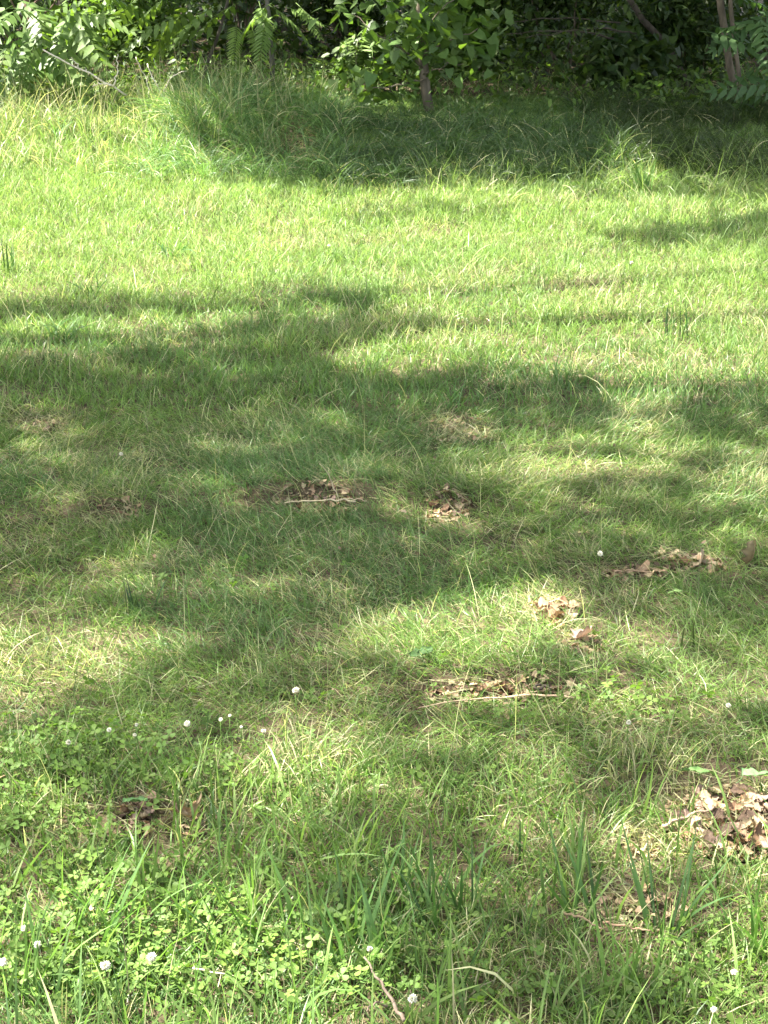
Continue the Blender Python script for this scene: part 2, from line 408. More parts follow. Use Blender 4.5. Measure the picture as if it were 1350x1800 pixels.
# ------------------------------------------------------------------ leaf scattering
def tmpl(kind):
    if kind == 'ovate':
        xs_, w = [0, .22, .6, 1], [0, .20, .19, 0]
    elif kind == 'lance':
        xs_, w = [0, .18, .55, 1], [0, .14, .12, 0]
    elif kind == 'heart':
        xs_, w = [0, .12, .5, 1], [0, .44, .36, 0]
    V = [(xs_[0], 0, 0)]
    for i in (1, 2):
        V += [(xs_[i], 0, -.03 * i), (xs_[i], w[i], .05 - .05 * i), (xs_[i], -w[i], .05 - .05 * i)]
    V.append((1, 0, -.16))
    V = np.array(V, float)
    if kind == 'heart': V[2, 0] -= .2; V[3, 0] -= .2
    T = np.array([(0, 1, 2), (0, 3, 1), (4, 7, 5), (6, 7, 4)]); Q = np.array([(1, 4, 5, 2), (3, 6, 4, 1)])
    return V, T, Q
def frames(az, pitch, roll):
    n = len(az)
    X = np.stack([np.cos(az) * np.cos(pitch), np.sin(az) * np.cos(pitch), -np.sin(pitch)], 1)
    Y = np.stack([-np.sin(az), np.cos(az), np.zeros(n)], 1); Z = np.cross(X, Y)
    Y2 = Y * np.cos(roll)[:, None] + Z * np.sin(roll)[:, None]; Z2 = np.cross(X, Y2)
    return np.stack([X, Y2, Z2], 2)
def leaves(acc, kind, P, size, col, pitch=(.35, .35), roll=.45, az=None):
    V, T, Q = kind if isinstance(kind, tuple) else tmpl(kind); n = len(P); m = len(V)
    if az is None: az = rng.uniform(0, 6.283, n)
    M = frames(az, rng.normal(pitch[0], pitch[1], n), rng.normal(0, roll, n))
    W = np.einsum('nij,mj->nmi', M, V) * np.asarray(size)[:, None, None] + np.asarray(P)[:, None]
    o = (np.arange(n) * m)[:, None, None]
    acc.add(W, (T[None] + o).reshape(-1, 3), (Q[None] + o).reshape(-1, 4) if len(Q) else None, np.repeat(col, m, 0))
def lcol(n, base, var=.3, yel=.25):
    c = np.repeat(np.array(base, float)[None], n, 0); m = rng.random(n)[:, None] * yel
    c = c * (1 - m) + np.array([.16, .21, .035]) * m
    return c * rng.uniform(1 - var, 1 + var, n)[:, None]
LG = (.080, .145, .030); LD = (.024, .052, .014); LB = (.085, .15, .036)  # LD: leaf green darkened to include the shade of the wood
def pinnate(pairs, L, ll, ratio=1.0, droop=.5, kind='lance'):
    """rachis along +X with leaflets both sides, in local metres"""
    a = Acc(); V0, T0, Q0 = tmpl(kind)
    ts = np.linspace(.18, 1, pairs); P = []
    for t in np.linspace(0, 1, 8): P.append((L * (t - .08 * droop * t * t), 0, -L * .45 * droop * t * t))
    tube(P, np.linspace(.003, .0012, 8), 4, (.5, .7, .5), a)
    for i, t_ in enumerate(ts):
        x = L * (t_ - .08 * droop * t_ * t_); z = -L * .45 * droop * t_ * t_
        s = ll * (.65 + .5 * math.sin(math.pi * min(1, .15 + t_ * .8)))
        for sg in (-1, 1):
            an = sg * (R(72) - R(22) * t_ + random.uniform(-.1, .1)); dr = -random.uniform(.1, .45)
            W = V0 * s; W = W * [1, ratio * 1.25, 1]
            W = np.stack([W[:, 0] * math.cos(dr) - 0, W[:, 1], W[:, 2] + W[:, 0] * math.sin(dr)], 1)
            W = np.stack([W[:, 0] * math.cos(an) - W[:, 1] * math.sin(an), W[:, 0] * math.sin(an) + W[:, 1] * math.cos(an), W[:, 2]], 1)
            a.add(W + [x, 0, z], T0, Q0, (1, 1, 1))
    W = V0 * ll * .8; a.add(W + [L * (1 - .08 * droop), 0, -L * .45 * droop], T0, Q0)
    V, F, C = a.get()
    return V, F[0], F[1]
PIN = [pinnate(7, .50, .125, 1.1, .6), pinnate(8, .58, .13, 1.05, .9), pinnate(6, .42, .12, 1.15, .4)]
FERN = [pinnate(13, .42, .085, .75, .5), pinnate(14, .46, .09, .7, .8)]
def pin_leaves(acc, P, size, col, tm=PIN, az=None, pitch=(.1, .3), roll=.4):
    P = np.asarray(P); k = rng.integers(0, len(tm), len(P)); size = np.asarray(size); 
    for i, t_ in enumerate(tm):
        s = k == i
        if s.any(): leaves(acc, t_, P[s], size[s], col[s], pitch, roll, None if az is None else az[s])

# ------------------------------------------------------------------ unseen trees, leaves set along sun rays to cast the mapped lawn shade
CEN = (tmpl('ovate')[0] * [1, 1.35, 1] - [.5, 0, 0],) + tmpl('ovate')[1:]
def canopy():
    X0, X1, Y0, Y1 = -7.5, 7.5, 0.2, 27
    n = 440000; x = rng.uniform(X0, X1, n); y = rng.uniform(Y0, Y1, n)
    c = np.clip(coverage(x, y) * 1.04, 0, .99); near = y < 4.0; want = -np.log(1 - c)      # leaf layers
    area = (X1 - X0) * (Y1 - Y0); unit = n / area * .0030
    k = rng.random(n) < want / unit; x, y, near = x[k], y[k], near[k]; n = len(x)
    h = 4.4 + 3.4 * fbm(x, y, .55, 101) + rng.normal(0, .35, n)
    h = h + 3.5 * sstep(4.1, 3.5, y); h = np.clip(h, 3.2, 13)
    P = np.stack([x, y, np.zeros(n)], 1) + SUN[None] * (h / SUN[2])[:, None]
    trees = [(-6.2, 6.0, 'oak_tree', 'tall oak on the left of the lawn outside the picture, crown hanging over the grass'),
             (-7.2, 11.8, 'oak_tree', 'tall oak by the left end of the thicket, outside the picture'),
             (-3.0, 17.5, 'oak_tree', 'tall oak deep in the wood behind the left sumac'),
             (2.2, 20.5, 'oak_tree', 'tall oak deep in the wood behind the double stemmed tree'),
             (4.6, 13.2, 'oak_tree', 'tall oak right of the double stemmed tree, outside the picture'),
             (-3.2, -1.5, 'oak_tree', 'tall oak behind the photographer, outside the picture')]
    D = np.stack([np.hypot(P[:, 0] - t[0], P[:, 1] - t[1]) for t in trees], 1); own = D.argmin(1)
    for i, (tx, ty, nm, lb) in enumerate(trees):
        base = (tx, ty, float(hz(tx, ty)) - .05); e = empty(nm, base, lb, 'tree', 'tall trees shading the lawn')
        Pi = P[own == i]; ni = len(Pi)
        if ni < 20: Pi = np.array([[tx, ty, 7.0]]) + rng.normal(0, 1, (400, 3)); ni = 400
        a = Acc(); leaves(a, CEN, Pi, rng.uniform(.085, .125, ni), lcol(ni, LG), (.3, .4), .5)
        part('crown', a, M_leaf, e)
        t = tube(curve([base, (tx + .1, ty, 3), (tx, ty + .1, 6), (tx + .2, ty, 9)], 16, .02), np.linspace(.24, .09, 16), 12, (.16, .13, .10), None, .12)
        # limbs to the middles of the leaf masses
        cen = Pi[rng.choice(ni, 9)]
        for _ in range(4):
            o = ((Pi[:, None] - cen[None]) ** 2).sum(2).argmin(1)
            cen = np.array([Pi[o == k].mean(0) if (o == k).any() else cen[k] for k in range(9)])
        for c_ in cen:
            z0 = max(2.6, c_[2] - 3.0); s = np.array([tx, ty, z0]); m = (s + c_) / 2 + [0, 0, .5]
            tube(curve([s, m, c_], 10, .03), np.linspace(.07, .02, 10), 6, (.15, .12, .09), t, .1)
        part('trunk', t, M_bark, e, True)
canopy()

# ------------------------------------------------------------------ thicket at the wood's edge
def ell(n, c, r, hollow=0.0):
    d = rng.normal(0, 1, (n, 3)); d /= np.linalg.norm(d, axis=1)[:, None]
    q = (hollow + (1 - hollow) * rng.random(n)) ** .5
    return np.array(c) + d * q[:, None] * np.array(r)
def shrub(base, r, n, size, kind, col, label, name='shrub', cat='shrub', clumps=14, stems=7, tree_h=None, hue=.25):
    x, y = base; z = float(hz(x, y)); e = empty(name, (x, y, z), label, cat, 'shrubs along the edge of the wood')
    cen = ell(clumps, (x, y, z + r[2] * .95), (r[0] * .75, r[1] * .75, r[2] * .8)); cen[:, 2] = np.maximum(cen[:, 2], z + .12)
    a = Acc(); per = n // clumps
    for c in cen:
        P = c + rng.normal(0, 1, (per, 3)) * np.array([r[0] * .22, r[1] * .22, r[2] * .16])
        P[:, 2] = np.maximum(P[:, 2], z + .03)
        leaves(a, kind, P, rng.uniform(*size, per), lcol(per, np.array(col) * random.uniform(.75, 1.25), .35, hue), (.35, .4), .5)
    part('crown', a, M_leaf, e)
    t = Acc()
    for i in range(stems):
        c = cen[i % clumps]; s = np.array([x + random.uniform(-.1, .1), y + random.uniform(-.1, .1), z - .03])
        tube(curve([s, (s + c) / 2 + rng.normal(0, .06, 3), c], 9, .01), np.linspace(.012, .003, 9), 5, (.14, .11, .08), t)
    part('stem', t, M_bark, e, True)
    return e
SH = [
 ((-3.15, 14.0), (.75, .6, .9), 2600, (.06, .11), 'ovate', LB, 'leafy shrub behind the left sumac, reaching the picture\'s left edge'),
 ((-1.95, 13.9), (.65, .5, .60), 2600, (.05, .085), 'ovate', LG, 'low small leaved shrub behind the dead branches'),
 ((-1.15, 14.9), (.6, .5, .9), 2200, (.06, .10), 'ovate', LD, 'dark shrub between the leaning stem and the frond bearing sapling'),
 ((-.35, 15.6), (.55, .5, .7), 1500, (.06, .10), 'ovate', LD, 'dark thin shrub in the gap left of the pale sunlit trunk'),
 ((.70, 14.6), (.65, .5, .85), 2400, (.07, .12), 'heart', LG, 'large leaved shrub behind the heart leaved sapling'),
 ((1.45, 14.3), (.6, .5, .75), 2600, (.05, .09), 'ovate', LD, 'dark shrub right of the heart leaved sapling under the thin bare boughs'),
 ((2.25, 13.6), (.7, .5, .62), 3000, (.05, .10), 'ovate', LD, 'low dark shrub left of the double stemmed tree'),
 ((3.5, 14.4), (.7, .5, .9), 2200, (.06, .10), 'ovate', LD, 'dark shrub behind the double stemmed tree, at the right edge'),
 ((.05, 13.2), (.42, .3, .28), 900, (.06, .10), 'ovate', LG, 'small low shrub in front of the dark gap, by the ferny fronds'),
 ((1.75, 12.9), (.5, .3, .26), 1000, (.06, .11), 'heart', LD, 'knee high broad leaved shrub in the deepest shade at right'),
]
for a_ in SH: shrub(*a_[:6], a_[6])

A = Acc(); n = 42000
x = rng.uniform(-7, 7, n); y = rng.uniform(15.2, 20.5, n); z = rng.uniform(.0, 1.0, n) ** 2 * 2.6 * (.5 + .8 * fbm(x, y, .9, 111))
k = vnoise(x * 1.0, z * 1.0 + y, 2.2, 7) > .2
P = np.stack([x, y, z + .05], 1)[k]
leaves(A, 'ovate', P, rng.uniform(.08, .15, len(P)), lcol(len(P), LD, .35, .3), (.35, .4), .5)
go = part("undergrowth", A, M_leaf); go['kind'] = 'stuff'
A = Acc(); n = 9000
x = rng.uniform(-4, 4, n); y = rng.uniform(11.7, 15.4, n); z = hz(x, y) + rng.uniform(.03, .26, n)
k = fbm(x, y, 1.8, 121) > .46; P = np.stack([x, y, z], 1)[k]
leaves(A, 'ovate', P, rng.uniform(.04, .08, len(P)), lcol(len(P), LG, .35, .35), (.3, .4), .5)
go = part("edge_weeds", A, M_leaf); go['kind'] = 'stuff'

def sapling(name, label, cat, stems, leafset, bark=(.15, .12, .09), branches=(), group=None, r0=.03):
    """stems: lists of world points, radii at the foot; leafset: function adding to an Acc"""
    b = stems[0][0][0]; e = empty(name, b, label, cat, group)
    t = Acc()
    for pts, r1, r2 in stems: tube(curve(pts, 18, .006), np.linspace(r1, r2, 18), 10, bark, t, .1)
    part('trunk', t, M_bark, e, True)
    if branches:
        for pts, r1, r2 in branches:
            part('branch', tube(curve(pts, 12, .006), np.linspace(r1, r2, 12), 6, bark), M_bark, e, True)
    a = Acc(); leafset(a); part('crown', a, M_leaf, e)
    return e
def up(u, v, Y, H):   # a point above a pixel's ground position, H metres up
    x, y, z = at(u, v, Y); return (x, y, H)
def foot(u, Y): 
    x = at(u, 200, Y)[0]; return (x, Y, float(hz(x, Y)) - .04)

# sumac on the left
def ls(a):
    tips = [(25,45),(75,75),(115,120),(15,150),(50,105),(20,70),(60,60),(100,85),(30,125),(75,110),(10,20),(60,15),(110,30),(150,10),(60,150),(0,95),(140,55),(-30,60),(-40,120),(25,165),(90,5),(135,100)]
    P = np.array([at(u, v - 22, 12.0 + random.uniform(-.35, .35)) for u, v in tips] * 2) + rng.normal(0, .05, (2 * len(tips), 3))
    pin_leaves(a, P, rng.uniform(.65, 1.0, len(P)), lcol(len(P), (.095, .165, .042), .25, .3), PIN, rng.normal(-1.4, 1.3, len(P)), (.45, .3))
    c = np.array(at(40, -200, 12.2)); P = ell(34, c + [-.2, .3, .5], (1.0, .8, 1.0))
    P = P[P[:, 2] > .75]
    pin_leaves(a, P, rng.uniform(.8, 1.1, len(P)), lcol(len(P), (.06, .125, .04)), PIN)
f = foot(60, 12.2)
br = [([(f[0], f[1], .35 + .1 * i), (f[0] + dx * .5, f[1] - .1, .6 + .1 * i), (f[0] + dx, f[1] - .2, .72 + .12 * i)], .009, .003) for i, dx in enumerate((-.35, .3, -.2, .42))]
sapling('sumac_tree', 'young sumac at the left edge with drooping feather leaves in the sun', 'tree',
        [([f, (f[0] + .02, f[1], .5), (f[0] - .02, f[1], 1.2), (f[0] - .1, f[1], 2.4)], .026, .012)], ls, (.12, .08, .06), br, 'saplings at the edge of the wood')
# second sumac, with the lit frond
def ls(a):
    P = []; az = []
    for u, v in [(325,22),(345,5),(365,30),(200,15),(165,5),(240,0),(300,-8),(385,10),(390,45),(130,-5),(420,5)]:
        P.append(at(u, v, 12.8)); az.append(math.pi + random.uniform(-.5, .5))
    P.append(at(322, 28, 12.3)); az.append(math.pi + .15)
    P = np.array(P); col = lcol(len(P), (.11, .18, .045), .2, .3)
    pin_leaves(a, P, rng.uniform(.7, .95, len(P)), col, PIN, np.array(az), (.35, .2), .5)
    P = ell(26, (f[0] - .1, f[1], 1.7), (.9, .7, .8)); P = P[P[:, 2] > .95]
    pin_leaves(a, P, rng.uniform(.8, 1.1, len(P)), lcol(len(P), (.06, .125, .04)), PIN)
f = foot(345, 12.9)
tp = at(402, 0, 12.9)
sapling('sumac_tree', 'slim dark leaning sumac stem just right of the dead branches', 'tree',
        [([f, at(358, 130, 12.9), at(383, 60, 12.9), tp, (tp[0] + .15, tp[1], 1.8), (tp[0] + .2, tp[1], 2.4)], .014, .006)], ls, (.10, .085, .07), (), 'saplings at the edge of the wood')
# sapling with ferny fronds at 478
def ls(a):
    P = []; az = []; sz = []
    for u, v, dr, s in [(470,8,.2,.9),(480,4,2.8,.9),(455,2,-1.2,.8),(500,12,-.3,.7),(415,40,-1.3,.75),(440,42,-1.0,.8),(408,105,-1.1,.8),(400,110,-.8,.85),(440,95,2.9,.8),(425,130,-.5,.6),(520,5,-.7,.8),(470,20,-1.6,.9)]:
        P.append(at(u, v, 12.5)); az.append(dr + random.uniform(-.2, .2)); sz.append(s)
    P = np.array(P); pin_leaves(a, P, np.array(sz), lcol(len(P), (.14, .22, .06), .2, .4), FERN, np.array(az), (.5, .2), .5)
    q = [at(u + random.gauss(0, 9), v + random.gauss(0, 7), 12.4) for u, v in [(482,45),(480,60),(488,72),(492,85),(500,100),(512,112),(478,80),(455,118),(500,118),(445,125),(470,30),(510,95)] for _ in range(5)]
    leaves(a, 'ovate', np.array(q), rng.uniform(.05, .08, len(q)), lcol(len(q), (.11, .18, .05)), (.3, .4), .4)
    P = ell(18, (f[0], f[1], 1.8), (.7, .6, .8)); P = P[P[:, 2] > .9]
    pin_leaves(a, P, rng.uniform(.8, 1.1, len(P)), lcol(len(P), LG), FERN)
f = foot(480, 12.6)
sapling('locust_sapling', 'sapling with bright ferny fronds at the edge of the wood, left of the dark gap', 'tree',
        [([f, at(478, 90, 12.6), at(470, 20, 12.6), (f[0] - .05, 12.6, 2.4)], .02, .008)], ls, (.13, .12, .10), (), 'saplings at the edge of the wood')
# fern-like plant in the middle
def ls(a):
    P = []; az = []
    for u, v, dr in [(610,100,1.2),(625,110,.4),(600,105,2.3),(640,95,.9),(590,125,2.8),(655,85,1.6),(675,50,-1.5),(680,75,-1.4),(620,85,1.9)]:
        P.append(at(u, v + 18, 12.9)); az.append(dr)
    P = np.array(P); pin_leaves(a, P, rng.uniform(.75, .95, len(P)), lcol(len(P), (.12, .20, .055), .2, .4), FERN, np.array(az), (-.5, .2), .5)
f = foot(622, 12.95)
sapling('fern_plant', 'ferny plant with upright fronds between the dark gap and the heart leaved sapling', 'plant',
        [([f, (f[0] + .01, f[1], f[2] + .2), (f[0] + .03, f[1], f[2] + .42)], .008, .004)], ls, (.12, .13, .06))
# heart-leaved sapling
def ls(a):
    P = []
    for u, v, su, sv, m in [(640,20,40,16,26),(700,30,35,22,30),(755,35,45,25,46),(820,40,40,25,36),(640,150,38,18,40),(700,130,40,24,46),(795,100,32,14,34),(600,20,18,15,9),(670,178,28,10,18),(850,90,28,28,22),(790,70,40,25,30),(725,75,28,22,28),(690,100,22,16,14),(745,70,20,22,34),(740,30,22,20,24)]:
        for _ in range(m): P.append(at(u + random.gauss(0, su), v - 5 + random.gauss(0, sv), 11.95 + random.gauss(0, .22)))
    P = np.array(P); P = P[P[:, 2] > .12]
    leaves(a, 'heart', P, rng.uniform(.06, .105, len(P)), lcol(len(P), (.075, .14, .035), .25, .3), (.5, .35), .55)
    P = ell(260, (f[0] - .1, f[1], 2.0), (1.0, .9, 1.1)); P = P[P[:, 2] > .85]
    leaves(a, 'heart', P, rng.uniform(.08, .13, len(P)), lcol(len(P), LG), (.5, .35), .5)
f = foot(759, 12.05)
mk = lambda *p: [at(u, v, 12.0 + d) for u, v, d in p]
br = [(mk((742,120,0),(715,90,-.1),(660,60,-.2),(620,25,-.1)), .009, .003), (mk((745,140,0),(700,150,-.2),(640,155,-.25)), .007, .003),
      (mk((741,100,0),(790,70,-.1),(840,50,-.2)), .009, .003), (mk((740,60,0),(770,20,-.1),(810,-10,-.1)), .008, .003),
      (mk((745,130,0),(780,115,-.2),(815,112,-.2)), .006, .002)]
sapling('linden_sapling', 'sapling with large heart shaped leaves and a straight brown trunk, middle of the wood\'s edge', 'tree',
        [([f, at(755, 170, 12.05), at(744, 130, 12.05), at(738, 40, 12.05), (f[0] - .1, 12.1, 1.5), (f[0] - .1, 12.1, 2.9)], .036, .016)], ls, (.15, .125, .09), br, 'saplings at the edge of the wood')
# pale trunk behind
def ls(a):
    P = ell(700, (f[0], f[1], 3.0), (1.1, 1, 1.2)); leaves(a, 'ovate', P, rng.uniform(.08, .12, len(P)), lcol(len(P), LG))
f = foot(690, 13.3)
sapling('birch_tree', 'slender pale barked tree behind the heart leaved sapling, lit by the sun', 'tree',
        [([f, at(690, 90, 13.3), at(684, 20, 13.3), (f[0] - .05, 13.4, 3.4)], .026, .014)], ls, (.50, .48, .40), (), 'saplings at the edge of the wood')
# double stemmed tree on the right
def ls(a):
    P = []; az = []
    for u, v, dr in [(1375,42,math.pi),(1380,60,3.3),(1385,95,2.9),(1400,150,3.3),(1395,125,3.0),(1250,45,.3),(1230,55,-.4),(1375,20,3.2),(1290,-5,.3),(1335,30,-1.6),(1380,160,3.1)]:
        P.append(at(u, v, 11.6)); az.append(dr)
    P = np.array(P); pin_leaves(a, P, rng.uniform(.65, .9, len(P)), lcol(len(P), (.06, .12, .045), .2, .2), PIN, np.array(az), (.2, .2), .4)
    P = ell(130, (f[0], f[1], 2.1), (1.3, 1, 1.0)); P = P[P[:, 2] > .9]
    pin_leaves(a, P, rng.uniform(.8, 1.1, len(P)), lcol(len(P), LG), PIN)
f = foot(1298, 12.4)
sapling('sumac_tree', 'brown double stemmed tree at the right edge with feather leaves beside it', 'tree',
        [([f, at(1288, 120, 12.4), at(1262, 0, 12.4), (f[0] - .35, 12.4, 1.6), (f[0] - .6, 12.5, 3.2)], .027, .018),
         ([foot(1308, 12.3), at(1298, 110, 12.3), at(1276, 0, 12.3), (f[0] - .15, 12.3, 1.8), (f[0], 12.3, 3.0)], .016, .010)], ls, (.13, .105, .075), (), 'saplings at the edge of the wood')
# dark leaning trunk and horizontal boughs
def ls(a):
    P = []
    for u, v, su, sv, m in [(880,40,25,12,30),(900,70,30,15,50),(960,60,40,18,60),(1040,70,40,20,80),(1000,110,50,18,70),(930,130,40,18,60),(1100,110,40,18,60),(1060,20,50,15,60),(890,20,25,10,26)]:
        for _ in range(m): P.append(at(u + random.gauss(0, su), v + random.gauss(0, sv), 12.8 + random.gauss(0, .3)))
    P = np.array(P); P = P[P[:, 2] > .1]
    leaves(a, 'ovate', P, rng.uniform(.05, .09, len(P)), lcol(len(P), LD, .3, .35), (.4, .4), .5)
    m = 8000; P = np.stack([rng.uniform(.5, 5.0, m), rng.uniform(9.9, 15.0, m), rng.uniform(1.15, 2.9, m)], 1)  # leaf mass above the view, added to block sky light over the bank
    P = P[fbm(P[:, 0] + P[:, 2], P[:, 1], 1.2, 131) > .36]
    leaves(a, 'ovate', P, rng.uniform(.08, .12, len(P)), lcol(len(P), LG))
f = foot(1215, 13.4)
br = [([at(1130, 80, 13.0), at(1050, 60, 12.8), at(960, 50, 12.6), at(890, 60, 12.5)], .010, .003),
      ([at(1120, 60, 13.0), at(1060, 48, 12.7), at(980, 58, 12.6), at(925, 66, 12.5)], .009, .003),
      ([at(1090, 40, 13.0), at(1000, 30, 12.8), at(900, 38, 12.6)], .007, .003)]
sapling('cherry_tree', 'dark leaning tree with long horizontal boughs left of the double stemmed tree', 'tree',
        [([f, at(1185, 90, 13.3), at(1146, 55, 13.2), at(1090, -10, 13.1), (f[0] - .9, 12.9, 2.2), (f[0] - 1.1, 12.9, 3.0)], .026, .014)], ls, (.075, .062, .048), br, 'saplings at the edge of the wood')

# ------------------------------------------------------------------ dead branches
DB = [("dead_branch", "pale dead branch slanting down to the right above the lit tall grass", [[(75,87,.05),(120,112,0),(165,133,0),(200,152,0),(222,168,.05)], [(140,125,0),(134,110,0),(125,101,0)], [(155,130,0),(150,120,0)], [(200,152,0),(208,125,0),(207,95,0)], [(195,150,0),(172,146,0),(163,153,0)]], .011, 11.25),
      ("dead_branch", "thin pale dead stick with a hooked side twig standing in tall grass", [[(300,195,0),(283,165,0),(266,132,0),(259,112,0)], [(287,172,0),(291,148,0),(305,130,0),(328,125,0)], [(294,180,0),(291,150,0)]], .008, 11.3),
      ("dead_branch", "short thin dead stick leaning left of the hooked one", [[(262,172,0),(258,140,0),(247,118,0),(239,100,0)], [(258,140,0),(262,125,0)]], .006, 11.35)]
for nm, lb, segs, r, Y in DB:
    first = at(*segs[0][-1][:2], Y); a = Acc()
    for i, s in enumerate(segs):
        P = [at(u, v, Y + d) for u, v, d in s]; rr = r * (1 if i == 0 else .5)
        tube(curve(P, 12, .004), np.linspace(rr * (.6 if nm and i == 0 else 1), rr * .45, 12)[::(-1 if i == 0 and s[0][1] < s[-1][1] else 1)], 6, (.58, .52, .42), a, .15)
    e = part(nm, a, M_twig, None, True); e['label'] = lb; e['category'] = 'branch'; e['group'] = 'dead branches at the edge of the wood'

# ------------------------------------------------------------------ clover
def clover_tm():
    V = []; T = []; r = 1.0
    for k in range(3):
        a = k * 2.094; ca, sa = math.cos(a), math.sin(a)
        pts = [(0, 0, 0), (.35, .28, .05), (.75, .42, .10), (1.0, .2, .08), (.95, 0, .02), (1.0, -.2, .08), (.75, -.42, .10), (.35, -.28, .05), (.5, 0, -.02)]
        b = len(V)
        for x_, y_, z_ in pts: V.append((x_ * ca - y_ * sa, x_ * sa + y_ * ca, z_))
        for i in range(8): T.append((b + 8, b + i, b + (i + 1) % 8))
    return np.array(V), np.array(T), np.zeros((0, 4), int)
CT = clover_tm()
A = Acc()
CP = [(130,1330,160,70,420,.05),(60,1450,110,70,220,.05),(330,1390,120,60,170,.045),(200,1620,260,110,700,.05),(150,1740,220,60,520,.05),
      (560,1700,200,90,420,.05),(850,1720,200,80,200,.045),(1120,1260,90,40,110,.04),(1240,1700,110,80,150,.045),(700,1590,260,60,150,.04),(1100,1770,200,30,150,.05),
      (700,1400,500,200,150,.035),(600,1150,500,150,140,.03)]
for u, v, su, sv, n, h in CP:
    n = int(n * .6)
    uu = rng.normal(u, su * .6, n); vv = rng.normal(v, sv * .6, n); vv = np.clip(vv, 1000, 1890)
    x, y = g(uu, vv); z = hz(x, y)
    P = np.stack([x, y, z + rng.uniform(.3, 1.0, n) * h], 1)
    c = lcol(n, (.095, .170, .035), .35, .35)
    leaves(A, CT, P, rng.uniform(.005, .0155, n), c, (0, .45), .45)
    lean = rng.uniform(0, 6.28, n)
    blades(A, x, y, z - .003, lean, np.full(n, .02), np.full(n, .0), P[:, 2] - z, np.full(n, .0012), np.zeros(n), c * .8, 3)
go = part("clover_leaves", A, M_clover); go['kind'] = 'stuff'

def flower_head():
    a = Acc(); n = 75; i = np.arange(n) + .5; ph = np.arccos(1 - 1.75 * i / n); th = i * 2.39996
    d = np.stack([np.sin(ph) * np.cos(th), np.sin(ph) * np.sin(th), np.cos(ph)], 1)
    az = np.arctan2(d[:, 1], d[:, 0]); pit = -np.arcsin(d[:, 2])
    V, T, Q = tmpl('ovate'); M = frames(az, pit + .12, rng.normal(0, .6, n))
    W = np.einsum('nij,mj->nmi', M, V * [1, 1.3, 1]) * (rng.uniform(.0055, .0085, n))[:, None, None] + d[:, None] * .0025
    o = (np.arange(n) * 8)[:, None, None]; low = ph > 1.9
    c = np.where(low[:, None], np.array([[.40, .33, .20]]), np.array([[.66, .64, .52]]))
    a.add(W, (T[None] + o).reshape(-1, 3), (Q[None] + o).reshape(-1, 4), np.repeat(c, 8, 0))
    tube([(0, 0, -.003), (0, 0, 0), (0, 0, .003)], [.003, .004, .002], 6, (.4, .45, .25), a)
    V, F, C = a.get(); return mesh("flower_head", V, F, C, M_petal)
heads = [flower_head() for _ in range(3)]
def stem_mesh(h):
    a = tube([(0, 0, 0), (.002, .001, h * .35), (-.001, .002, h * .7), (0, 0, h)], [.0011, .001, .0009, .0009], 5, (.12, .2, .05))
    V, F, C = a.get(); return mesh("stem", V, F, C, M_clover, True)
FL = [(520,1214,1.15,'large white clover flower alone in shade below the sunlit grass pool'),
 (329,1272,1.0,'white clover flower nearest below left of the large lone one'),
 (463,1285,.9,'white clover flower among tall blades left of the lit grass patch'),
 (388,1265,.6,'small white clover flower, left one of a close pair above the lit patch'),
 (404,1258,.6,'small white clover flower, right one of a close pair above the lit patch'),
 (424,1278,.5,'tiny faded clover flower right below the close pair'),
 (240,1274,.55,'tiny clover flower above another in the shaded clover bed'),
 (237,1292,.6,'small clover flower just under the tiny one in the clover bed'),
 (192,1283,.8,'white clover flower in the middle of the shaded clover bed'),
 (120,1305,.85,'white clover flower farthest left in the shaded clover bed'),
 (213,798,1.0,'lone white clover flower in shade on the left, above the small bare patch'),
 (578,432,1.2,'far white clover flower in the sunlit upper lawn, left of centre'),
 (1110,462,1.2,'far white clover flower in the sunlit upper lawn at right'),
 (1055,973,1.0,'white clover flower just above the dry leaf strip at right'),
 (1280,1240,.9,'white clover flower at the right edge in half shade'),
 (1105,1270,.8,'white clover flower in the small clover patch right of the leaf strip'),
 (42,1632,.8,'small white clover flower at the left edge, upper of the foreground ones'),
 (66,1660,1.0,'ragged white clover flower below the small left edge one'),
 (5,1692,1.0,'white clover flower cut by the left edge of the picture'),
 (185,1697,1.25,'big drooping white clover flower in bright foreground clover'),
 (267,1682,1.2,'round white clover flower right of the drooping one'),
 (650,1668,.8,'white clover flower beside tall blades in the middle foreground'),
 (725,1755,1.2,'white clover flower near the bottom edge right of the dark twigs'),
 (1290,1709,.9,'pale clover flower low at the right edge'),
 (1255,1775,.9,'pale clover flower in the bottom right corner')]
for i, (u, v, s, lb) in enumerate(FL):
    h = random.uniform(.07, .10) if v > 1000 else .10
    x, y, z = G(u, v)
    # the head is at the pixel: step back so that it stands there
    x, y, z = G(u, v, h)
    e = empty("clover_flower", (x, y, z), lb, 'flower', 'white clover flowers in the lawn')
    st = bpy.data.objects.new("stem", stem_mesh(h)); hd = bpy.data.objects.new("flower_head", heads[i % 3])
    for o in (st, hd): scene.collection.objects.link(o); o.parent = e
    hd.location = (0, 0, h); hd.scale = (s * random.uniform(.58, .72),) * 3; hd.rotation_euler = (random.uniform(-.5, .3), random.uniform(-.3, .3), random.uniform(0, 6))

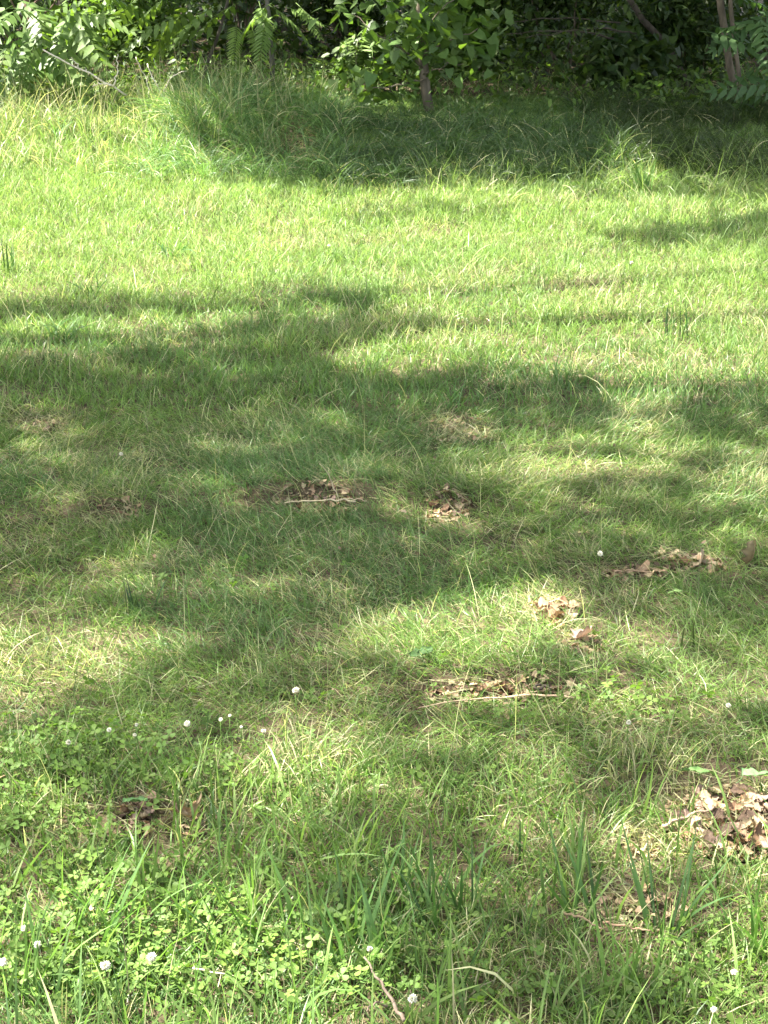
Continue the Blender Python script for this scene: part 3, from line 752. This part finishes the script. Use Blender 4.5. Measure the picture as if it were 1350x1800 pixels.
# ------------------------------------------------------------------ dead leaves
def dry_leaf(seed, curl, fold, col, L=.085, w=.42):
    r = np.random.default_rng(seed); nu, nv = 15, 9
    u = np.linspace(0, 1, nu); s = np.linspace(-1, 1, nv)
    wid = w * np.sin(np.pi * np.clip(u * .94 + .03, 0, 1)) ** .75 * (1 + .22 * np.sin(u * 19 + seed)) * (1 - .15 * u)
    U, S = np.meshgrid(u, s, indexing='ij'); X = U; Y = S * wid[:, None]
    Z = fold * np.abs(S) * wid[:, None] - .12 * np.sin(U * 2 + seed) 
    Z += .05 * np.sin(S * 5 + U * 7 + seed * 1.7) * np.abs(S) + r.normal(0, .012, U.shape)
    th = Y * curl; rr = 1 / max(abs(curl), .01)
    Y2 = np.sin(th) * rr; Z2 = (1 - np.cos(th)) * rr * np.sign(curl) + Z
    X2 = X + .0; ph = (X2 - .5) * curl * .35
    Z3 = Z2 + (1 - np.cos(ph)) * 1.2 + .018 * np.cos(U * 26 - np.abs(S) * 9)
    V = np.stack([X2 - .5, Y2, Z3], -1).reshape(-1, 3) * L
    idx = np.arange(nu * nv).reshape(nu, nv)
    Q = np.stack([idx[:-1, :-1], idx[:-1, 1:], idx[1:, 1:], idx[1:, :-1]], -1).reshape(-1, 4)
    V[:, 2] -= V[:, 2].min()
    C = np.array(col)[None] * (1 + .25 * (r.random((nu * nv, 1)) - .5)); C = C.reshape(nu, nv, 3); C[:, nv // 2] *= .7; C[:, 0] *= .55; C[:, -1] *= .6; C[::3] *= .85
    a = Acc(); a.add(V, None, Q, C.reshape(-1, 3))
    tube([(-.5 * L, 0, V[:, 2].mean()), (-.62 * L, .004, .004), (-.72 * L, .003, .002)], [.0012, .001, .0008], 4, np.array(col) * .6, a)
    V, F, C = a.get()
    return mesh("fallen_leaf", V, F, C, M_dry, True)
BR = [(.24, .145, .085), (.29, .20, .12), (.18, .11, .065), (.40, .31, .19), (.27, .19, .14), (.09, .06, .04)]
DL = [dry_leaf(i, [2.5, -2.0, 3.6, 1.2, -3.0, .8, 4.2, -1.2, 2.0, 3.0, -2.6, 1.6][i], [.3, -.2, .1, .4, 0, -.3, .2, .1, -.1, .5, .3, 0][i], BR[i % 6]) for i in range(12)]
BN = ['reddish brown', 'mid brown', 'dark brown', 'pale tan', 'pinkish brown', 'blackish']
def put_leaf(x, y, s, label, group, tilt=.6, dz=.0, me=None, rz=None, rx=None, name="fallen_leaf", cat='leaf'):
    o = bpy.data.objects.new(name, me or random.choice(DL)); scene.collection.objects.link(o)
    o.location = (x, y, float(hz(x, y)) + .003 + dz); o.scale = (s,) * 3
    o.rotation_euler = (random.gauss(0, tilt) if rx is None else rx, random.gauss(0, tilt), random.uniform(0, 6.28) if rz is None else rz)
    o['label'] = label; o['category'] = cat
    if group: o['group'] = group
    return o
PILES = [(1290,1462,105,60,130,'curled leaf in the big litter patch','dead leaves in the right litter patch',(.5,1.0),.035),
 (550,892,70,12,26,'dry leaf in the strip under the forked twig','dead leaves in the middle strip',(.5,.9),.02),
 (780,903,42,13,15,'dry leaf in the hollow right of the forked twig','dead leaves in the hollow',(.5,.9),.02),
 (205,912,40,10,8,'dry leaf in the small shaded bare patch at left','dead leaves in the left patch',(.5,.8),.015),
 (1115,1014,45,9,12,'dry leaf in the strip left of the big curled leaf','dead leaves in the upper right strip',(.6,1.1),.02),
 (975,1085,38,20,18,'ragged dead leaf in the sunlit pool of grass','dead leaves in the sunlit pool',(.7,1.2),.02),
 (885,1222,105,8,42,'crumpled leaf in the strip below the sunlit pool','dead leaves in the long strip',(.45,.85),.02),
 (248,1437,38,16,18,'crumpled leaf in the small bare patch beside the clover bed','dead leaves beside the clover bed',(.45,.8),.02),
 (1210,990,45,8,8,'broken leaf left of the big curled leaf','leaf scraps by the big curled leaf',(.5,.9),.015)]
for u, v, ru, rv, n, lb, gr, sc, dz in PILES:
    for i in range(n):
        a_ = random.uniform(0, 6.28); q = random.random() ** .6
        x, y, _z = G(u + ru * q * math.cos(a_), v + rv * q * math.sin(a_))
        ki = random.randrange(12); du = math.cos(a_) * q; dv = math.sin(a_) * q
        where = 'centre' if q < .45 else (('right end' if du > 0 else 'left end') if abs(du) > abs(dv) else ('near' if dv > 0 else 'far') + ' rim')
        o = put_leaf(float(x), float(y), random.uniform(*sc) * .45, BN[ki % 6] + ' ' + lb.replace('the big litter', 'big litter').replace(' right of the forked twig', ' beside the forked twig') + ', ' + where, gr, .32, random.uniform(-.004, dz * .6), DL[ki])
bigm = dry_leaf(41, 3.1, .2, (.20, .16, .09), .10, .36)
x, y, z = G(1322, 1000); ol = put_leaf(x, y, .72, 'big pale curled dead leaf standing on edge at the right edge of the lawn', None, 0, .035, bigm, 1.75, -.5); ol.rotation_euler = (.15, -1.25, -1.1)
bigd = dry_leaf(43, 2.2, .3, (.38, .30, .20), .12, .45)
x, y, z = G(1235, 995); put_leaf(x, y, .55, 'pale upright leaf scrap left of the big curled leaf', None, .3, .01, bigd, 1.5, -.9)
x, y, z = G(1028, 1132); put_leaf(x, y, .55, 'pinkish brown folded leaf below right of the sunlit pool', None, .2, .015, dry_leaf(44, 1.2, .6, (.36, .25, .20), .11, .4), .9, -.5)
x, y, z = G(335, 1450); put_leaf(x, y, .55, 'light brown rolled leaf right of the small bare patch', None, .1, .015, dry_leaf(45, 6.5, .1, (.30, .23, .14), .10, .4), .2, .2)
x, y, z = G(740, 1168); put_leaf(x, y, .5, 'dark green arching leaf in the lower part of the sunlit pool', None, .1, .02, dry_leaf(46, 2.2, .2, (.05, .10, .03), .10, .3), .2, .3)
x, y, z = G(1185, 1070); put_leaf(x, y, .5, 'flat pale green leaf in the shaded grass right of the pool', None, .1, .035, dry_leaf(47, .4, .1, (.14, .22, .07), .07, .3), .1, -.2)
x, y, z = G(1225, 1408); put_leaf(x, y, .6, 'long green leaf lying along the top of the litter patch', None, .1, .05, dry_leaf(48, .5, .1, (.11, .20, .06), .11, .16), .05, -.3)
x, y, z = G(1330, 1415); put_leaf(x, y, .7, 'rounded green leaf above the litter patch at the right edge', None, .1, .05, dry_leaf(49, .4, .2, (.11, .21, .08), .09, .42), .3, -.3)
x, y, z = G(240, 1440); put_leaf(x, y, .55, 'green leaf lying in the small bare patch beside the clover bed', None, .1, .03, dry_leaf(50, .5, .2, (.09, .18, .06), .08, .4), .3, -.3)
for u, v, s, lb in [(148,190,.6,'white scrap of dead leaf caught in the tall grass, upper one'), (130,210,.6,'white scrap of dead leaf caught in the tall grass, lower one')]:
    x, y, z = at(u, v, 11.6); o = put_leaf(x, y, s, lb, None, .3, 0, dry_leaf(int(u), 1.5, .3, (.75, .72, .66), .08, .45), .3, -.7); o.location.z = z

# crumbs of leaf and straw in the bare patches
A = Acc(); B = Acc(); RB = [.30, .20, .12], [.38, .29, .18], [.20, .14, .09], [.09, .06, .04]
for i, (u, v, ru, rv, b, s_) in enumerate(BARE):
    cx, cyy, rx, ry = BW[i][:4]; n = int(min(1500, max(60, rx * ry * 3.14 * 20000 * b)))
    an = rng.uniform(0, 6.28, n); q = rng.random(n) ** .55 * 1.05
    x = cx + rx * q * np.cos(an); y = cyy + ry * q * np.sin(an)
    P = np.stack([x, y, hz(x, y) + rng.uniform(.001, .012, n)], 1)
    c = np.array(RB)[rng.integers(0, 4, n)] * rng.uniform(.6, 1.3, n)[:, None]
    leaves(A, 'heart', P, rng.uniform(.006, .020, n), c, (0, .5), .5)
    n = int(n * 1.1 * s_); an = rng.uniform(0, 6.28, n); q = rng.random(n) ** .6 * 1.2
    x = cx + rx * q * np.cos(an); y = cyy + ry * q * np.sin(an)
    blades(B, x, y, hz(x, y) + rng.uniform(0, .012, n), rng.normal(2.9, 1.1, n), np.abs(rng.normal(1.4, .15, n)), rng.normal(.1, .3, n),
           rng.uniform(.03, .10, n), rng.uniform(.0012, .0028, n), rng.normal(0, .9, n), STRAW * rng.uniform(.35, 1.1, n)[:, None], 3)
x, y = scat(1.8, 6, 9, .3); n = len(x); P = np.stack([x, y, hz(x, y) + rng.uniform(.008, .04, n)], 1)
leaves(A, 'heart', P, rng.uniform(.006, .016, n), np.array(RB)[rng.integers(0, 4, n)], (.2, .6), .6)
go = part("leaf_litter", A, M_dry); go['kind'] = 'stuff'
go = part("dry_grass", B, M_grass); go['kind'] = 'stuff'

# ------------------------------------------------------------------ twigs
def twig(label, segs, r, col=(.40, .32, .22), lift=.02, name='twig', grp='twigs on the lawn'):
    a = Acc()
    for i, s in enumerate(segs):
        P = []
        for q in s:
            x, y, _z = G(q[0], q[1], lift); P.append((float(x), float(y), float(hz(x, y)) + lift + (q[2] if len(q) > 2 else 0)))
        rr = r * (1 if i == 0 else .65)
        tube(curve(P, 12, r * .5), np.linspace(rr, rr * .45, 12), 6, col, a, .2)
    e = part(name, a, M_twig, None, True); e['label'] = label; e['category'] = 'twig'; e['group'] = grp
twig('thin pale forked twig rising from the bare strip in the middle of the lawn', [[(625,882),(590,878),(540,880),(500,884)],[(595,878,.0),(591,878,.015),(584,878,.045),(574,878,.085),(562,878,.10)],[(595,878),(620,876),(645,881)]], .0028, (.42,.35,.22), .045)
twig('long thin twig lying along the strip of leaves below the sunlit pool', [[(1010,1228),(960,1222),(880,1226),(800,1232),(735,1245)],[(900,1225),(960,1213),(985,1205)]], .0028, (.36,.26,.17))
twig('dark knobbly twig at the right end of the long leaf strip', [[(965,1206),(935,1212),(950,1200),(968,1212)]], .004, (.08,.06,.045), .03)
twig('pale straight stick lying in the bright foreground clover', [[(338,1702),(375,1709),(415,1716)]], .0018, (.42,.37,.25), .045)
twig('dark forked twig poking in from the bottom edge', [[(710,1815,.02),(685,1775,.02),(655,1735,.03),(640,1722,.04)],[(680,1770),(660,1780,.02),(645,1798,.02)]], .0032, (.16,.12,.09), .05)
twig('dark green brown stick lying on straw, left one of a slanting pair', [[(990,1603),(1030,1618),(1062,1632)]], .0026, (.16,.12,.07), .045)
twig('dark reddish stick lying on straw, right one of a slanting pair', [[(1060,1622),(1100,1628),(1145,1637)]], .0026, (.20,.13,.08), .04)
twig('short twig in the dry leaf strip near the big curled leaf', [[(1080,1005),(1115,1003),(1150,1008)]], .003, (.26,.18,.11), .02)
twig('twig slanting across the top left of the litter patch', [[(1165,1452),(1215,1432),(1255,1418)]], .0035, (.30,.21,.15), .03)

# ------------------------------------------------------------------ single tufts and weeds
def tuft(u, v, n, Lr, Wr, lean, kap, col, label, name='grass_tuft', cat='grass tuft', spread=.022, grp='tufts of coarse grass', az0=None):
    x, y, z = G(u, v); e = empty(name, (x, y, z), label, cat, grp); a = Acc()
    px = x + rng.normal(0, spread, n); py = y + rng.normal(0, spread, n)
    c = np.repeat(np.array(col)[None], n, 0) * rng.uniform(.75, 1.3, n)[:, None]
    az = rng.uniform(0, 6.28, n) if az0 is None else rng.normal(az0, .8, n)
    blades(a, px, py, hz(px, py) - .01, az, np.abs(rng.normal(lean, .15, n)), rng.normal(kap, .3, n), rng.uniform(*Lr, n), rng.uniform(*Wr, n), rng.normal(0, .7, n), c, 5)
    part('blade_clump', a, M_grass, e)
TG = [(190,1660,16,(.13,.21),(.004,.0075),.3,.8,(.10,.19,.05),'broad bladed grass tuft in the left foreground clover'),
 (470,1655,12,(.12,.20),(.0045,.0075),.2,.5,(.10,.18,.045),'upright coarse tuft left of the middle foreground'),
 (640,1700,12,(.14,.24),(.005,.008),.15,.4,(.11,.20,.06),'tall pale bladed tuft in the middle foreground'),
 (740,1590,14,(.11,.18),(.004,.006),.15,.3,(.055,.11,.03),'dark upright tuft right of the middle foreground'),
 (800,1620,12,(.12,.18),(.004,.006),.2,.3,(.05,.10,.03),'dark tuft with stiff blades beside the straw patch'),
 (1030,1620,8,(.15,.22),(.005,.008),.3,.2,(.055,.11,.03),'few dark stiff blades standing over the straw patch'),
 (1170,1650,16,(.13,.22),(.004,.007),.35,.3,(.05,.10,.03),'dark tuft in front of the leaf litter patch'),
 (1100,1760,14,(.13,.22),(.004,.007),.2,.4,(.12,.20,.05),'lit coarse tuft near the bottom edge at right'),
 (1330,1680,18,(.12,.20),(.004,.007),.2,.5,(.10,.19,.045),'green tuft at the right edge below the litter patch'),
 (40,1760,14,(.13,.22),(.004,.007),.2,.5,(.13,.22,.06),'bright coarse tuft in the bottom left corner'),
 (385,1460,6,(.08,.12),(.004,.006),.2,.3,(.16,.24,.12),'pale bent blades right of the rolled leaf'),
 (1128,345,26,(.14,.27),(.007,.013),.2,.6,(.15,.26,.07),'bright wide bladed tuft rising from the shaded far grass'),
 (310,455,12,(.10,.17),(.006,.012),.35,1.7,(.06,.13,.035),'dark weed with arching leaves in the sunlit upper lawn'),
 (24,482,8,(.12,.18),(.005,.009),.15,.3,(.06,.12,.03),'dark upright tuft at the left edge of the sunlit lawn'),
 (170,520,9,(.09,.15),(.004,.007),.3,.4,(.05,.11,.03),'dark tuft just above the left shadow streak'),
 (105,600,16,(.10,.17),(.004,.008),.3,1.5,(.13,.23,.07),'arching pale tuft between the two left shadow streaks'),
 (1183,595,9,(.13,.20),(.003,.007),.08,.2,(.04,.09,.03),'thin dark upright weed in the sunlit lawn at right'),
 (795,720,14,(.10,.16),(.003,.006),.3,.6,(.10,.19,.06),'green tuft at the top of the shade in the middle'),
 (985,680,14,(.08,.15),(.003,.006),.3,.8,(.12,.20,.06),'tuft on the shadow edge right of centre'),
 (228,1075,10,(.07,.12),(.003,.006),.2,.3,(.04,.07,.03),'dark seedy weed in the shade left of centre'),
 (425,280,24,(.16,.30),(.006,.010),.45,1.4,(.17,.25,.09),'pale arching tuft below the bluish far grass mound'),
 (1205,1140,8,(.07,.12),(.003,.005),.1,.2,(.07,.09,.03),'brownish seed stalk in half shade at right'),
 (655,665,14,(.09,.15),(.003,.006),.3,.8,(.14,.22,.06),'sunlit tuft on the shadow edge left of centre'),
 (100,250,26,(.16,.30),(.005,.008),.4,1.4,(.11,.20,.06),'leafy tuft in front of the left sumac'),
 (1070,880,12,(.08,.13),(.002,.004),.3,.9,(.13,.16,.06),'wispy tuft in the half lit grass right of centre')]
for t_ in TG: tuft(*t_)
